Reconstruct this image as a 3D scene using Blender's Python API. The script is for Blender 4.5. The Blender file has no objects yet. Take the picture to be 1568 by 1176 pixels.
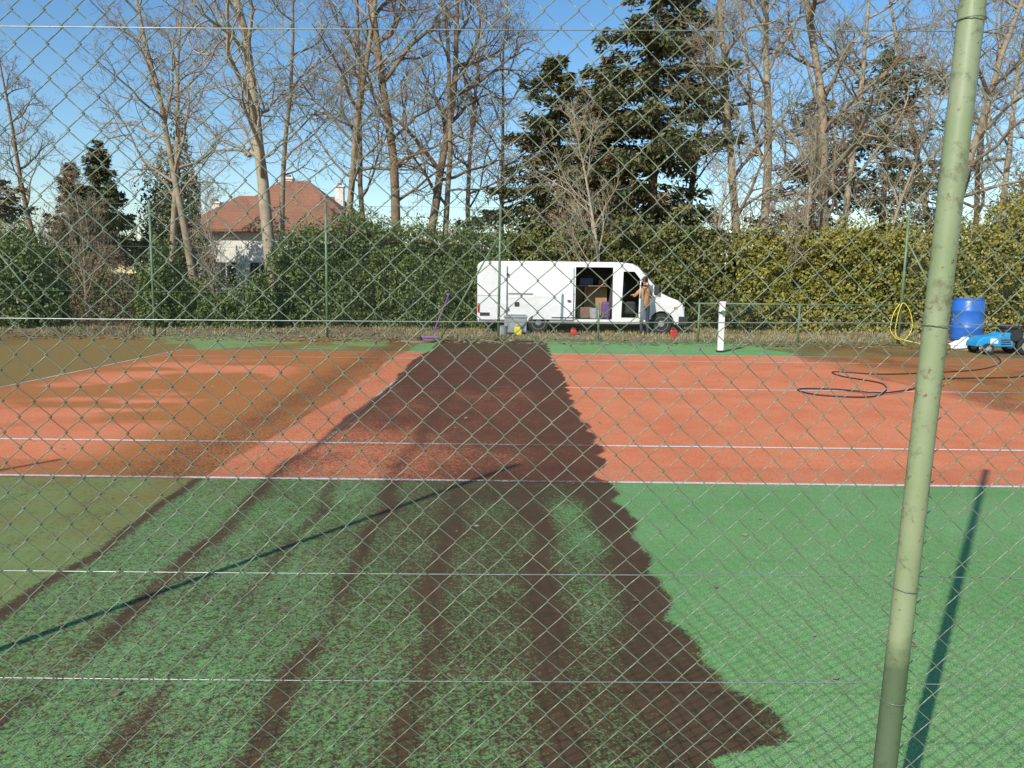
import bpy, bmesh, math, random
import numpy as np
from mathutils import Vector, Matrix
random.seed(3); RNG=np.random.default_rng(7)
scene=bpy.context.scene
COL=scene.collection

# ---------------------------------------------------------------- helpers
def link(ob,parent=None):
    COL.objects.link(ob)
    if parent is not None: ob.parent=parent
    return ob
def empty(name,loc=(0,0,0)):
    e=bpy.data.objects.new(name,None); e.location=loc; e.empty_display_size=.2
    return link(e)
def mesh_obj(name,V,F,mats,parent=None,smooth=False):
    me=bpy.data.meshes.new(name); me.from_pydata([tuple(v) for v in V],[],[tuple(f) for f in F]); me.update()
    if not isinstance(mats,(list,tuple)): mats=[mats]
    for m in mats: me.materials.append(m)
    if smooth: me.polygons.foreach_set('use_smooth',[True]*len(me.polygons))
    return link(bpy.data.objects.new(name,me),parent)
def fast_data(name,V,Q,mats,attrs=None,smooth=False,mi=None):
    V=np.asarray(V,dtype=np.float32).reshape(-1,3); Q=np.asarray(Q,dtype=np.int32); k=Q.shape[1]
    me=bpy.data.meshes.new(name)
    me.vertices.add(len(V)); me.vertices.foreach_set('co',V.ravel())
    me.loops.add(Q.size); me.loops.foreach_set('vertex_index',Q.ravel())
    me.polygons.add(len(Q)); me.polygons.foreach_set('loop_start',np.arange(0,Q.size,k,dtype=np.int32))
    if not isinstance(mats,(list,tuple)): mats=[mats]
    for m in mats: me.materials.append(m)
    if mi is not None: me.polygons.foreach_set('material_index',np.asarray(mi,dtype=np.int32))
    if smooth: me.polygons.foreach_set('use_smooth',np.ones(len(Q),dtype=bool))
    me.update(calc_edges=True)
    if attrs:
        for n,a in attrs.items():
            at=me.attributes.new(n,'FLOAT','POINT'); at.data.foreach_set('value',np.asarray(a,dtype=np.float32))
    return me
def fast_obj(name,V,Q,mats,parent=None,**k):
    return link(bpy.data.objects.new(name,fast_data(name,V,Q,mats,**k)),parent)

class NT:
    def __init__(s,name):
        s.m=bpy.data.materials.new(name); s.m.use_nodes=True; s.t=s.m.node_tree
        s.b=s.t.nodes['Principled BSDF']; s.out=s.t.nodes['Material Output']
    def n(s,typ,**k):
        nd=s.t.nodes.new(typ)
        for a,v in k.items():
            if a.startswith('i_'):
                key=a[2:]; key=int(key) if key.isdigit() else key.replace('_',' ')
                s.set(nd.inputs[key],v)
            else: setattr(nd,a,v)
        return nd
    def set(s,inp,v):
        if isinstance(v,bpy.types.NodeSocket): s.t.links.new(v,inp)
        else:
            if isinstance(v,(tuple,list)) and len(v)==3 and inp.type=='RGBA': v=(*v,1)
            inp.default_value=v
    def noise(s,scale,detail=3,rough=.5,vec=None,out='Fac'):
        nd=s.n('ShaderNodeTexNoise'); nd.inputs['Scale'].default_value=scale; nd.inputs['Detail'].default_value=detail; nd.inputs['Roughness'].default_value=rough
        if vec is None:
            vec=s.coord()
        s.set(nd.inputs['Vector'],vec); return nd.outputs[out]
    def coord(s):
        if not hasattr(s,'_c'): s._c=s.n('ShaderNodeTexCoord').outputs['Object']
        return s._c
    def mix(s,f,a,b,blend='MIX'):
        nd=s.n('ShaderNodeMix',data_type='RGBA',blend_type=blend)
        s.set(nd.inputs[0],f); s.set(nd.inputs[6],a); s.set(nd.inputs[7],b); return nd.outputs[2]
    def math(s,op,a,b=0.0):
        nd=s.n('ShaderNodeMath',operation=op); s.set(nd.inputs[0],a); s.set(nd.inputs[1],b); return nd.outputs[0]
    def rng(s,v,a,b,c=0.0,d=1.0):
        nd=s.n('ShaderNodeMapRange'); s.set(nd.inputs[0],v)
        for i,x in enumerate((a,b,c,d)): nd.inputs[i+1].default_value=x
        return nd.outputs[0]
    def attr(s,name): return s.n('ShaderNodeAttribute',attribute_name=name).outputs['Fac']
    def bump(s,h,st=.3,dist=.01):
        nd=s.n('ShaderNodeBump'); nd.inputs['Strength'].default_value=st; nd.inputs['Distance'].default_value=dist
        s.set(nd.inputs['Height'],h); s.set(s.b.inputs['Normal'],nd.outputs[0])
    def fin(s,col,rough=.7,metal=0,spec=.5):
        s.set(s.b.inputs['Base Color'],col); s.set(s.b.inputs['Roughness'],rough); s.b.inputs['Metallic'].default_value=metal
        s.b.inputs['Specular IOR Level'].default_value=spec
        return s.m

def mat(name,c,rough=.6,metal=0,var=.15,scale=6,dirt=None,spec=.5):
    t=NT(name); n=t.noise(scale,2)
    k=t.rng(n,.3,.7,1-var,1+var)
    col=t.mix(1.0,c,t.n('ShaderNodeCombineColor',i_0=k,i_1=k,i_2=k).outputs[0],'MULTIPLY')
    if dirt:
        col=t.mix(t.rng(t.noise(scale*.6,5,.65),.5,.75,0,.6),col,dirt)
    return t.fin(col,rough,metal,spec)

# numpy value noise
TAB=RNG.random((256,256))
def vn(x,y,s=0):
    x=np.asarray(x,float)+s*17.31; y=np.asarray(y,float)+s*9.77
    xi=np.floor(x).astype(int); yi=np.floor(y).astype(int); fx=x-xi; fy=y-yi
    fx=fx*fx*(3-2*fx); fy=fy*fy*(3-2*fy)
    g=lambda a,b:TAB[a%256,b%256]
    return (g(xi,yi)*(1-fx)+g(xi+1,yi)*fx)*(1-fy)+(g(xi,yi+1)*(1-fx)+g(xi+1,yi+1)*fx)*fy
def fb(x,y,s=0): return .55*vn(x,y,s)+.3*vn(x*2.1,y*2.1,s+1)+.15*vn(x*4.3,y*4.3,s+2)
def sst(a,b,x):
    t=np.clip((x-a)/(b-a),0,1); return t*t*(3-2*t)

def box(bm,x0,x1,y0,y1,z0,z1,mi=0):
    vs=[bm.verts.new(p) for p in ((x0,y0,z0),(x1,y0,z0),(x1,y1,z0),(x0,y1,z0),(x0,y0,z1),(x1,y0,z1),(x1,y1,z1),(x0,y1,z1))]
    for f in ((0,3,2,1),(4,5,6,7),(0,1,5,4),(1,2,6,5),(2,3,7,6),(3,0,4,7)):
        fc=bm.faces.new([vs[i] for i in f]); fc.material_index=mi
    return vs
def bm_obj(name,bm,mats,parent=None,bev=0,smooth=False,seg=2):
    me=bpy.data.meshes.new(name); bmesh.ops.recalc_face_normals(bm,faces=bm.faces); bm.to_mesh(me); bm.free()
    if not isinstance(mats,(list,tuple)): mats=[mats]
    for m in mats: me.materials.append(m)
    ob=link(bpy.data.objects.new(name,me),parent)
    if smooth: me.polygons.foreach_set('use_smooth',[True]*len(me.polygons))
    if bev:
        md=ob.modifiers.new('bevel','BEVEL'); md.width=bev; md.segments=seg; md.limit_method='ANGLE'
    return ob
def cbox(name,x0,x1,y0,y1,z0,z1,m,parent=None,bev=.01):
    bm=bmesh.new(); box(bm,x0,x1,y0,y1,z0,z1); return bm_obj(name,bm,m,parent,bev)
def tube(name,pts,r,m,parent=None,sides=10,cyclic=False,smooth=True,radii=None):
    pts=[Vector(p) for p in pts]; V=[];F=[]; n=len(pts)
    for i,p in enumerate(pts):
        a=pts[i-1] if i else p; b=pts[i+1] if i<n-1 else p
        d=(b-a).normalized(); u=d.cross(Vector((0,0,1)))
        if u.length<.05: u=d.cross(Vector((0,1,0)))
        u.normalize(); w=d.cross(u); rr=radii[i] if radii else r
        for k in range(sides):
            t=2*math.pi*k/sides; V.append(p+u*math.cos(t)*rr+w*math.sin(t)*rr)
    for i in range(n-1):
        for k in range(sides):
            a=i*sides+k; b=i*sides+(k+1)%sides; F.append((a,b,b+sides,a+sides))
    F.append(tuple(range(sides))[::-1]); F.append(tuple(range((n-1)*sides,n*sides)))
    return mesh_obj(name,V,F,m,parent,smooth)
def lathe(name,prof,loc,m,parent=None,n=28,axis='Z'):
    V=[];F=[]
    for r,z in prof:
        for k in range(n):
            t=2*math.pi*k/n; c,s=r*math.cos(t),r*math.sin(t)
            V.append((loc[0]+c,loc[1]+s,loc[2]+z) if axis=='Z' else (loc[0]+c,loc[1]+z,loc[2]+s))
    for i in range(len(prof)-1):
        for k in range(n):
            a=i*n+k;b=i*n+(k+1)%n;F.append((a,b,b+n,a+n))
    F.append(tuple(range(n))); F.append(tuple(range((len(prof)-1)*n,len(prof)*n)))
    ob=mesh_obj(name,V,F,m,parent,True)
    ob.data.set_sharp_from_angle(angle=math.radians(35)) if hasattr(ob.data,'set_sharp_from_angle') else None
    return ob

# ---------------------------------------------------------------- camera, sun, sky
cam=bpy.data.cameras.new('camera'); co=link(bpy.data.objects.new('camera',cam))
cam.sensor_width=36; cam.lens=26.86; cam.clip_start=.05; cam.clip_end=2000
co.matrix_world=Matrix.Translation((0,0,1.6))@Matrix.Rotation(math.radians(90-7.7),4,'X')@Matrix.Rotation(math.radians(.66),4,'Z')
scene.camera=co
EL=math.radians(34.6); AZ=math.radians(213)
sd=Vector((math.sin(AZ)*math.cos(EL),math.cos(AZ)*math.cos(EL),math.sin(EL)))
sun=bpy.data.lights.new('sun','SUN'); sun.energy=5.0; sun.angle=math.radians(.5); sun.color=(1,.95,.84)
so=link(bpy.data.objects.new('sun',sun)); so.rotation_euler=(-sd).to_track_quat('-Z','Y').to_euler(); so.location=(-20,-30,25)
w=bpy.data.worlds.new('World'); scene.world=w; w.use_nodes=True
sk=w.node_tree.nodes.new('ShaderNodeTexSky'); sk.sky_type='NISHITA'; sk.sun_disc=False
sk.sun_elevation=EL; sk.sun_rotation=AZ; sk.air_density=1.15; sk.dust_density=.1; sk.ozone_density=3.0
bg=w.node_tree.nodes['Background']
hs=w.node_tree.nodes.new('ShaderNodeHueSaturation'); hs.inputs['Saturation'].default_value=1.22
w.node_tree.links.new(sk.outputs[0],hs.inputs['Color']); w.node_tree.links.new(hs.outputs[0],bg.inputs[0]); bg.inputs[1].default_value=.15
scene.view_settings.view_transform='Standard'; scene.view_settings.look='None'; scene.view_settings.exposure=0

# ---------------------------------------------------------------- layout constants (metres)
Y0=5.95; SW=1.37; Y1=Y0+10.97       # near / far doubles sideline
NET=4.55; XB=NET-11.885; XB2=NET+11.885
YF=20.8                              # far fence
# ---------------------------------------------------------------- ground
def ground_mat():
    t=NT('earth_and_dry_grass'); n=t.noise(.5,4,.6); n2=t.noise(9,4,.7); n3=t.noise(60,2,.7)
    c=t.mix(t.rng(n,.4,.65),(.29,.195,.115),(.22,.175,.08))
    c=t.mix(t.rng(n2,.42,.62,0,.7),c,(.40,.30,.19))
    c=t.mix(t.rng(n3,.5,.7,0,.6),c,(.08,.05,.028))
    t.bump(n3,.6,.03); return t.fin(c,.95,spec=.2)
N=70; g=np.linspace(-1,1,N); gx=np.sign(g)*np.abs(g)**2.2*450
GX,GY=np.meshgrid(gx,gx+15)
V=np.stack([GX,GY,GX*0],-1).reshape(-1,3); idx=np.arange(N*N).reshape(N,N)
Q=np.stack([idx[:-1,:-1],idx[:-1,1:],idx[1:,1:],idx[1:,:-1]],-1).reshape(-1,4)
fast_obj('ground',V,Q,ground_mat())

# ---------------------------------------------------------------- court: how dirty it is at (x,y)
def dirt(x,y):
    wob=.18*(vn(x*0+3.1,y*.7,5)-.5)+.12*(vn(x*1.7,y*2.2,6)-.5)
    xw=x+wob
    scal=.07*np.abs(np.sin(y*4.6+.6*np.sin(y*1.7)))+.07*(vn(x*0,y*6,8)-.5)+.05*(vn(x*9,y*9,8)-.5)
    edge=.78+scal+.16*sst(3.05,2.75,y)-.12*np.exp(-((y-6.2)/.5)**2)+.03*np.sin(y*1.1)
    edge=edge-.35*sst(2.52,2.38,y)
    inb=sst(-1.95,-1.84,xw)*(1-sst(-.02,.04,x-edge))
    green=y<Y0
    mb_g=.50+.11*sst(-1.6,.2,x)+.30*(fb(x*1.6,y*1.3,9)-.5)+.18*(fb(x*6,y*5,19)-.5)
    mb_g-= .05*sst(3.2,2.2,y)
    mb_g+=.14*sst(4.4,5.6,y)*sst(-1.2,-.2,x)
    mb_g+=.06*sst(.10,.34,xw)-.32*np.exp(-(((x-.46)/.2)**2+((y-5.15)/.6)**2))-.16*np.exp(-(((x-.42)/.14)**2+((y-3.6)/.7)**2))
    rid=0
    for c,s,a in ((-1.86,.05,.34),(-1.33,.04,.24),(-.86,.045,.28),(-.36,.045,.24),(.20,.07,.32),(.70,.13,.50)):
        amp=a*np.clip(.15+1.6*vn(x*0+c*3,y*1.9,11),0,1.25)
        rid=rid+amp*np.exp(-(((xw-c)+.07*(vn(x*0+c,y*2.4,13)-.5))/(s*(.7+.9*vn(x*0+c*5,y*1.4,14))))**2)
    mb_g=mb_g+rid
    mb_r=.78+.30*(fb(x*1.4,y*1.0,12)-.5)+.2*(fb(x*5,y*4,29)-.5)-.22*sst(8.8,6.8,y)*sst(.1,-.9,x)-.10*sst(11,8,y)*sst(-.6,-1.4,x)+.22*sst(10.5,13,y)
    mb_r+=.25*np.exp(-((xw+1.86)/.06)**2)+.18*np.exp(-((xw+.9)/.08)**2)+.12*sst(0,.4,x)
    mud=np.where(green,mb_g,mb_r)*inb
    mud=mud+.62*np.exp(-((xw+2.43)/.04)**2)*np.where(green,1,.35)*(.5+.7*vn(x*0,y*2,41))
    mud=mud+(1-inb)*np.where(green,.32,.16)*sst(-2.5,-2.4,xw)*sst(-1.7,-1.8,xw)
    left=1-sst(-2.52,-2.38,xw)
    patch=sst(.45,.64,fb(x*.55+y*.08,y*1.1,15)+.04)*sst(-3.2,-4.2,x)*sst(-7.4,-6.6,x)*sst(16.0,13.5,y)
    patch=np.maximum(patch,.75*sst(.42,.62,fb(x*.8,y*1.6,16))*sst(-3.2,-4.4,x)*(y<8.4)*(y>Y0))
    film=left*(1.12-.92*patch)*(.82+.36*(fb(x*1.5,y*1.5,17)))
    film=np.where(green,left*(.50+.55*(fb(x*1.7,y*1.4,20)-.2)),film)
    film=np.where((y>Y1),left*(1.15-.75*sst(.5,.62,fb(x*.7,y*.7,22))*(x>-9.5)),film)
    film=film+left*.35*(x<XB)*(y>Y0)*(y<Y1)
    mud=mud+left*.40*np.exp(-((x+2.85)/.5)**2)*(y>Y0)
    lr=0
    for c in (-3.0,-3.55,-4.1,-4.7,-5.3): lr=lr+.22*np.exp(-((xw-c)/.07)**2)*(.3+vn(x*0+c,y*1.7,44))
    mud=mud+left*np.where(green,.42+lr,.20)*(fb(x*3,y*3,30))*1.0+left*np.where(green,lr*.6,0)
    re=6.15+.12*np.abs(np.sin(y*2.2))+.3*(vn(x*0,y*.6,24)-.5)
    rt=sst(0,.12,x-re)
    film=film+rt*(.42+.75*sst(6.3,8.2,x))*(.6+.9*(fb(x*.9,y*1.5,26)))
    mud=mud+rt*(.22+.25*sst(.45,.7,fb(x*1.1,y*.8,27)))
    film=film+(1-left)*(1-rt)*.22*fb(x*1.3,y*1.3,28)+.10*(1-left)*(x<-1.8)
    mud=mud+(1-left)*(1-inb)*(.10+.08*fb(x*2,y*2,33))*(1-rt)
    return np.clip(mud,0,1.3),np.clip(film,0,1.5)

def court_mat(name,paint,paint2,filmc,mudc,line=False,wash=None):
    t=NT(name)
    mud=t.attr('mud'); film=t.attr('film')
    n1=t.noise(84,2,.7); n2=t.noise(27,3,.65); n3=t.noise(210,1,.6); n4=t.noise(.9,2,.6); n5=t.noise(3.2,4,.7)
    base=t.mix(t.rng(n4,.35,.65),paint,paint2)
    if wash: base=t.mix(t.rng(n5,.45,.7,0,.35),base,wash)
    gr=t.rng(n3,.3,.7,.55,1.42); gm=t.rng(n1,.3,.7,.72,1.26); gg=t.math('MULTIPLY',gr,gm)
    base=t.mix(1.0,base,t.n('ShaderNodeCombineColor',i_0=gg,i_1=gg,i_2=gg).outputs[0],'MULTIPLY')
    ff=t.math('ADD',film,t.math('MULTIPLY',t.math('SUBTRACT',t.math('ADD',t.math('MULTIPLY',n2,.5),t.math('MULTIPLY',n5,.5)),.5),.8 if not line else 1.6))
    ff=t.rng(ff,.15,.90,0,.93) if not line else t.rng(ff,.6,1.25,0,.85)
    fcol=t.mix(t.rng(n1,.35,.65),filmc,tuple(c*.55 for c in filmc))
    c=t.mix(ff,base,fcol)
    nn=t.math('ADD',t.math('MULTIPLY',n1,.85),t.math('MULTIPLY',n2,.35))
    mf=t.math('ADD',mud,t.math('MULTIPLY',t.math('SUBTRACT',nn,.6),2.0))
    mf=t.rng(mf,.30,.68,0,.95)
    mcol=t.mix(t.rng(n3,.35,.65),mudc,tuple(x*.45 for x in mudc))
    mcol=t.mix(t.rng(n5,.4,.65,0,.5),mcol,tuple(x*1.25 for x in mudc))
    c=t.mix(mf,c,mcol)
    t.bump(n3,.5,.006)
    return t.fin(c,.85,spec=.25)
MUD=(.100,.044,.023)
m_red=court_mat('red_court_paint',(.70,.200,.085),(.76,.250,.115),(.50,.195,.052),MUD,wash=(.78,.35,.20))
m_green=court_mat('green_court_paint',(.165,.350,.110),(.205,.395,.145),(.31,.180,.050),MUD,wash=(.24,.39,.18))
m_line=court_mat('white_line_paint',(.80,.78,.72),(.74,.72,.66),(.30,.16,.08),MUD,True)
xs=np.unique(np.round(np.concatenate([np.arange(XB-7.0,-6,.10),np.arange(-6,7,.03),np.arange(7,24,.10),[XB,XB2]]),4))
ys=np.unique(np.round(np.concatenate([np.arange(.8,8,.03),np.arange(8,YF,.055),[Y0,Y1,YF]]),4))
X,Y=np.meshgrid(xs,ys); Z=np.full_like(X,.004)
mud,film=dirt(X,Y)
V=np.stack([X,Y,Z],-1).reshape(-1,3); idx=np.arange(X.size).reshape(X.shape)
Q=np.stack([idx[:-1,:-1],idx[:-1,1:],idx[1:,1:],idx[1:,:-1]],-1).reshape(-1,4)
cx=(X[:-1,:-1]+X[1:,1:]).ravel()/2; cy=(Y[:-1,:-1]+Y[1:,1:]).ravel()/2
mi=np.where((cy>Y0)&(cy<Y1)&(cx>XB)&(cx<XB2),1,0)
court=empty('tennis_court')
fast_obj('court_surface',V,Q,[m_green,m_red],court,attrs={'mud':mud.ravel(),'film':film.ravel()},mi=mi)
def line(name,x0,x1,y0,y1,mk=.88):
    nx=max(2,int((x1-x0)/.03)); ny=max(2,int((y1-y0)/.03))
    a,b=np.meshgrid(np.linspace(x0,x1,nx),np.linspace(y0,y1,ny)); m,f=dirt(a,b)
    V=np.stack([a,b,np.full_like(a,.008)],-1).reshape(-1,3); idx=np.arange(a.size).reshape(a.shape)
    Q=np.stack([idx[:-1,:-1],idx[:-1,1:],idx[1:,1:],idx[1:,:-1]],-1).reshape(-1,4)
    fast_obj(name,V,Q,m_line,court,attrs={'mud':m.ravel()*mk,'film':f.ravel()*.85})
LW=.05
line('near_doubles_line',XB,XB2,Y0,Y0+LW,.80)
line('far_doubles_line',XB,XB2,Y1-LW,Y1)
line('near_singles_line',XB+LW,XB2-LW,Y0+SW,Y0+SW+LW)
line('far_singles_line',XB+LW,XB2-LW,Y1-SW-LW,Y1-SW)
line('left_baseline',XB,XB+LW,Y0+LW,Y1-LW); line('right_baseline',XB2-LW,XB2,Y0+LW,Y1-LW)
line('left_service_line',NET-6.42,NET-6.37,Y0+SW+LW,Y1-SW-LW,1.1); line('right_service_line',NET+6.37,NET+6.42,Y0+SW+LW,Y1-SW-LW)
ym=(Y0+Y1)/2
line('centre_service_line',NET-6.37,NET+6.37,ym-.025,ym+.025)

# ---------------------------------------------------------------- fences
def chain(width,height,a,r,sides,seed,mt,name,sub=1):
    nw=int(width/(a/2)); nk=(int(height/(a/2)))*sub+1
    i=np.arange(nw)[:,None]; k=np.arange(nk)[None,:]/sub
    ph=(k+i)%2; s=1-np.abs(1-ph); s=s+0*i; o=.0022
    x=i*a/2+s*a/2+(2*s-1)*o; z=k*a/2+0*i; y=(2*s-1)*.0022
    bx=x+.022*(vn(x*1.1,z*1.3,seed)-.5); bz=z+.026*(vn(x*.9,z*.8,seed+1)-.5); by=y+.05*(vn(x*.8,z*.7,seed+2)-.5)
    bx=bx+.005*(vn(x*9,z*9,seed+4)-.5); bz=bz+.005*(vn(x*9,z*9,seed+5)-.5)
    th=2*math.pi*(np.arange(sides)+.25)/sides
    Vx=bx[...,None]+1.35*r*np.cos(th); Vy=by[...,None]+r*np.sin(th); Vz=np.repeat(bz[...,None],sides,2)
    V=np.stack([Vx,Vy,Vz],-1).reshape(-1,3)
    id=np.arange(nw*nk*sides).reshape(nw,nk,sides); nx=np.roll(id,-1,2)
    Q=np.stack([id[:,:-1],nx[:,:-1],nx[:,1:],id[:,1:]],-1).reshape(-1,4)
    return fast_data(name,V,Q,mt,smooth=True)
m_wire=mat('green_coated_wire',(.19,.225,.155),.32,.1,.3,9)
m_fwire=mat('far_green_wire',(.12,.18,.12),.5,0,.2,9)
m_tens=mat('galvanised_tension_wire',(.32,.34,.31),.35,.5,.2,30)
def pole_mat():
    t=NT('weathered_green_pole'); n=t.noise(5,5,.6); n2=t.noise(26,4,.7); n3=t.noise(70,3,.6)
    c=t.mix(t.rng(n,.35,.65),(.215,.275,.130),(.28,.32,.185))
    c=t.mix(t.rng(n2,.54,.68,0,.8),c,(.12,.12,.06)); c=t.mix(t.rng(n3,.62,.70,0,.8),c,(.16,.07,.03))
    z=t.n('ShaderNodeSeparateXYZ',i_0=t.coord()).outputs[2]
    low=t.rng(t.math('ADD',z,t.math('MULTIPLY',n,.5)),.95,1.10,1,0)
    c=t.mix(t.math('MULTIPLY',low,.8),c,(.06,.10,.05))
    t.bump(n2,.15,.003); return t.fin(c,.42)
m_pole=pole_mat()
m_fpole=mat('green_post_paint',(.13,.19,.11),.45,0,.25,4)
near=empty('chain_link_fence')
YN=1.65; YM=YN+.036
bays=[-11.15,-7.15,-3.15,.853,4.853]
pan=chain(4.0,3.98,.0705,.0014,4,3,m_wire,'mesh_panel',2)
for j,bx in enumerate(bays):
    ob=link(bpy.data.objects.new('mesh_panel_%d'%(j+1),pan),near); ob.location=(bx,YM,.01)
for j,bx in enumerate(bays+[8.853]):
    ln=.0294 if abs(bx-.853)<.01 else .003
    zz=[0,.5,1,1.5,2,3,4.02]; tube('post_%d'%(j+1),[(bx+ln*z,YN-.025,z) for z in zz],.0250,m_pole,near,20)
    lathe('post_cap_%d'%(j+1),[(.029,0),(.029,.02),(.018,.035),(.004,.04)],(bx+ln*4.02,YN-.025,4.02),m_pole,near,16)
for j,z in enumerate((.08,.67,.934,1.517,2.13,2.75,3.35,3.97)):
    P=[(x,YM+.006,z-.012*math.sin(math.pi*((x+3.15)%4)/4)) for x in np.arange(-11.15,8.9,.5)]
    tube('tension_wire_%d'%(j+1),P,.0012,m_tens,near,6)
    for bx in (.853,-3.15):
        tube('tie_%d_%d'%(j+1,int(bx*10)),[(bx+.0294*z*(bx>0)+.028*math.cos(a),YN-.02+.036*math.sin(a),z) for a in np.linspace(0,2*math.pi,13)],.0012,m_wire,near,5)

far=empty('chain_link_fence')
XS=[-14.3,-9.75,-5.05,-.39]; XR=[10.5,15.2,19.9,24.6]
fpan=chain(4.7,3.5,.07,.0013,3,8,m_fwire,'far_panel')
k=0
for x0 in (-14.45,-9.75,-5.09):
    k+=1; ob=link(bpy.data.objects.new('far_mesh_%d'%k,fpan),far); ob.location=(x0,YF,.02)
for x0 in XR[:-1]:
    k+=1; ob=link(bpy.data.objects.new('far_mesh_%d'%k,fpan),far); ob.location=(x0,YF,.02)
for j in range(4):
    k+=1; ob=link(bpy.data.objects.new('side_mesh_%d'%k,fpan),far); ob.location=(-14.3,1.7+4.75*j,.02); ob.rotation_euler=(0,0,math.pi/2)
for j,x in enumerate(XS+XR): tube('far_post_%d'%j,[(x,YF,0),(x+.02,YF,1.8),(x+.03,YF,3.6)],.035,m_fpole,far,12)
for j in range(5): tube('side_post_%d'%j,[(-14.3,1.7+4.75*j-.03,0),(-14.3,1.7+4.75*j-.03,3.6)],.035,m_fpole,far,12)
for j,(a,b) in enumerate((((-.42,YF,2.75),(-1.95,YF+.02,.05)),((-14.25,YF,2.75),(-12.3,YF+.02,.05)),((10.55,YF,2.75),(12.2,YF+.02,.05)),((-14.3,YF-.1,2.75),(-14.3,18.6,.05)))):
    tube('brace_%d'%j,[a,b],.024,m_fpole,far,10)
for j,z in enumerate((.06,1.2,2.4,3.52)):
    tube('far_tension_%d'%j,[(-14.3,YF-.01,z),(-.39,YF-.01,z)],.004,m_fwire,far,5)
    tube('far_tension_r%d'%j,[(10.5,YF-.01,z),(24.6,YF-.01,z)],.004,m_fwire,far,5)
low=empty('low_court_fence')
lpan=chain(2.72,.95,.07,.0013,3,9,m_fwire,'low_panel')
for j in range(4):
    ob=link(bpy.data.objects.new('low_mesh_%d'%j,lpan),low); ob.location=(-.39+2.72*j,YF,.03)
for j in range(1,4): tube('low_post_%d'%j,[(-.39+2.72*j,YF,0),(-.39+2.72*j,YF,1.04)],.028,m_fpole,low,10)
tube('low_rail',[(4.9,YF,1.05),(10.5,YF,1.05)],.022,m_fpole,low,10)
tube('low_bottom_wire',[(-.39,YF,.05),(10.5,YF,.05)],.004,m_fwire,low,5)

# ---------------------------------------------------------------- net post
m_white=mat('white_post_paint',(.78,.78,.75),.4,0,.06,5,(.45,.40,.32)); m_dark=mat('dark_metal',(.04,.045,.045),.45,.4,.2,12)
m_tyre=mat('tyre_rubber',(.022,.022,.022),.8,0,.2,15); m_gm=mat('green_gear',(.05,.18,.08),.4)
np_=empty('tennis_net_post',(0,0,0)); px,py=4.84,17.75
bm=bmesh.new(); box(bm,px-.065,px+.065,py-.05,py+.05,.02,1.14); bm_obj('post_body',bm,m_white,np_,.012)
cbox('top_cap',px-.075,px+.075,py-.06,py+.06,1.14,1.18,m_white,np_,.01)
cbox('base_sleeve',px-.085,px+.085,py-.07,py+.07,.004,.05,m_dark,np_,.006)
tube('crank_arm',[(px-.04,py-.06,.93),(px-.10,py-.10,.93),(px-.28,py-.10,.90)],.014,m_dark,np_,8)
tube('crank_handle',[(px-.28,py-.10,.90),(px-.28,py-.20,.90)],.018,m_dark,np_,8)
lathe('winch_drum',[(.05,0),(.05,.07)],(px+.0,py-.13,.93),m_gm,np_,18,'Y')
tube('net_cable_hook',[(px-.065,py,1.08),(px-.14,py,1.06),(px-.15,py,1.02)],.008,m_dark,np_,8)

# ---------------------------------------------------------------- van
m_van=mat('white_van_paint',(.78,.78,.77),.28,0,.04,2,(.60,.57,.51)); m_in=mat('van_interior_grey',(.12,.11,.10),.8)
m_gl=mat('dark_glass',(.02,.025,.03),.06,0,.05,2); m_rub=mat('black_trim',(.03,.03,.032),.6); m_ply=mat('plywood',(.36,.22,.11),.7,0,.2,3)
m_rim=mat('silver_rim',(.45,.45,.46),.4,.6); m_lens=mat('amber_lens',(.7,.25,.03),.2); m_redl=mat('red_lens',(.5,.02,.02),.2); m_hl=mat('headlamp_glass',(.5,.52,.55),.1,.2)
VY=23.75; VW=1.95
van=empty('panel_van')
prof=[(-1.08,.30),(-1.11,.6),(-1.11,1.9),(-1.08,2.10),(-.98,2.19),(.5,2.21),(3.3,2.20),(3.68,2.16),(3.88,2.05),(4.58,1.28),(4.80,1.17),(5.12,1.05),(5.28,.92),(5.33,.70),(5.36,.40),(5.30,.30)]
def extr(name,pf,y0,y1,m,parent,bev=0,taper=None):
    bm=bmesh.new(); A=[bm.verts.new((x,y0,z)) for x,z in pf]; B=[bm.verts.new((x,y1,z)) for x,z in pf]
    bm.faces.new(A); bm.faces.new(B[::-1]); n=len(pf)
    for i in range(n): bm.faces.new((A[i],B[i],B[(i+1)%n],A[(i+1)%n]))
    return bm_obj(name,bm,m,parent,bev,seg=3)
body=extr('body',prof,VY,VY+VW,[m_van,m_in],van)
for v in body.data.vertices:
    c=VY+VW/2; t=max(0,(v.co.z-1.1))/1.1; f=1-.07*t
    if v.co.x>4.3: f*=1-.05*(v.co.x-4.3)
    v.co.y=c+(v.co.y-c)*f
bv=body.modifiers.new('bevel','BEVEL'); bv.width=.055; bv.segments=3; bv.limit_method='ANGLE'; bv.angle_limit=math.radians(40)
cut=[]
def cutter(pf,y0,y1):
    o=extr('cut',pf,y0,y1,[m_in],None); cut.append(o)
    o.data.materials.clear(); o.data.materials.append(m_van); o.data.materials.append(m_in)
    for p in o.data.polygons: p.material_index=1
    md=body.modifiers.new('b','BOOLEAN'); md.operation='DIFFERENCE'; md.object=o; md.solver='EXACT'
R=lambda a,b,c,d:[(a,c),(b,c),(b,d),(a,d)]
cutter(R(-1.03,3.12,.46,2.10),VY+.10,VY+VW-.10)
cutter(R(1.93,3.08,.44,2.04),VY-.3,VY+.5)
cutter([(3.26,.46),(4.30,.46),(4.50,1.22),(3.82,1.98),(3.26,2.05)],VY+.12,VY+VW-.12)
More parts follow.
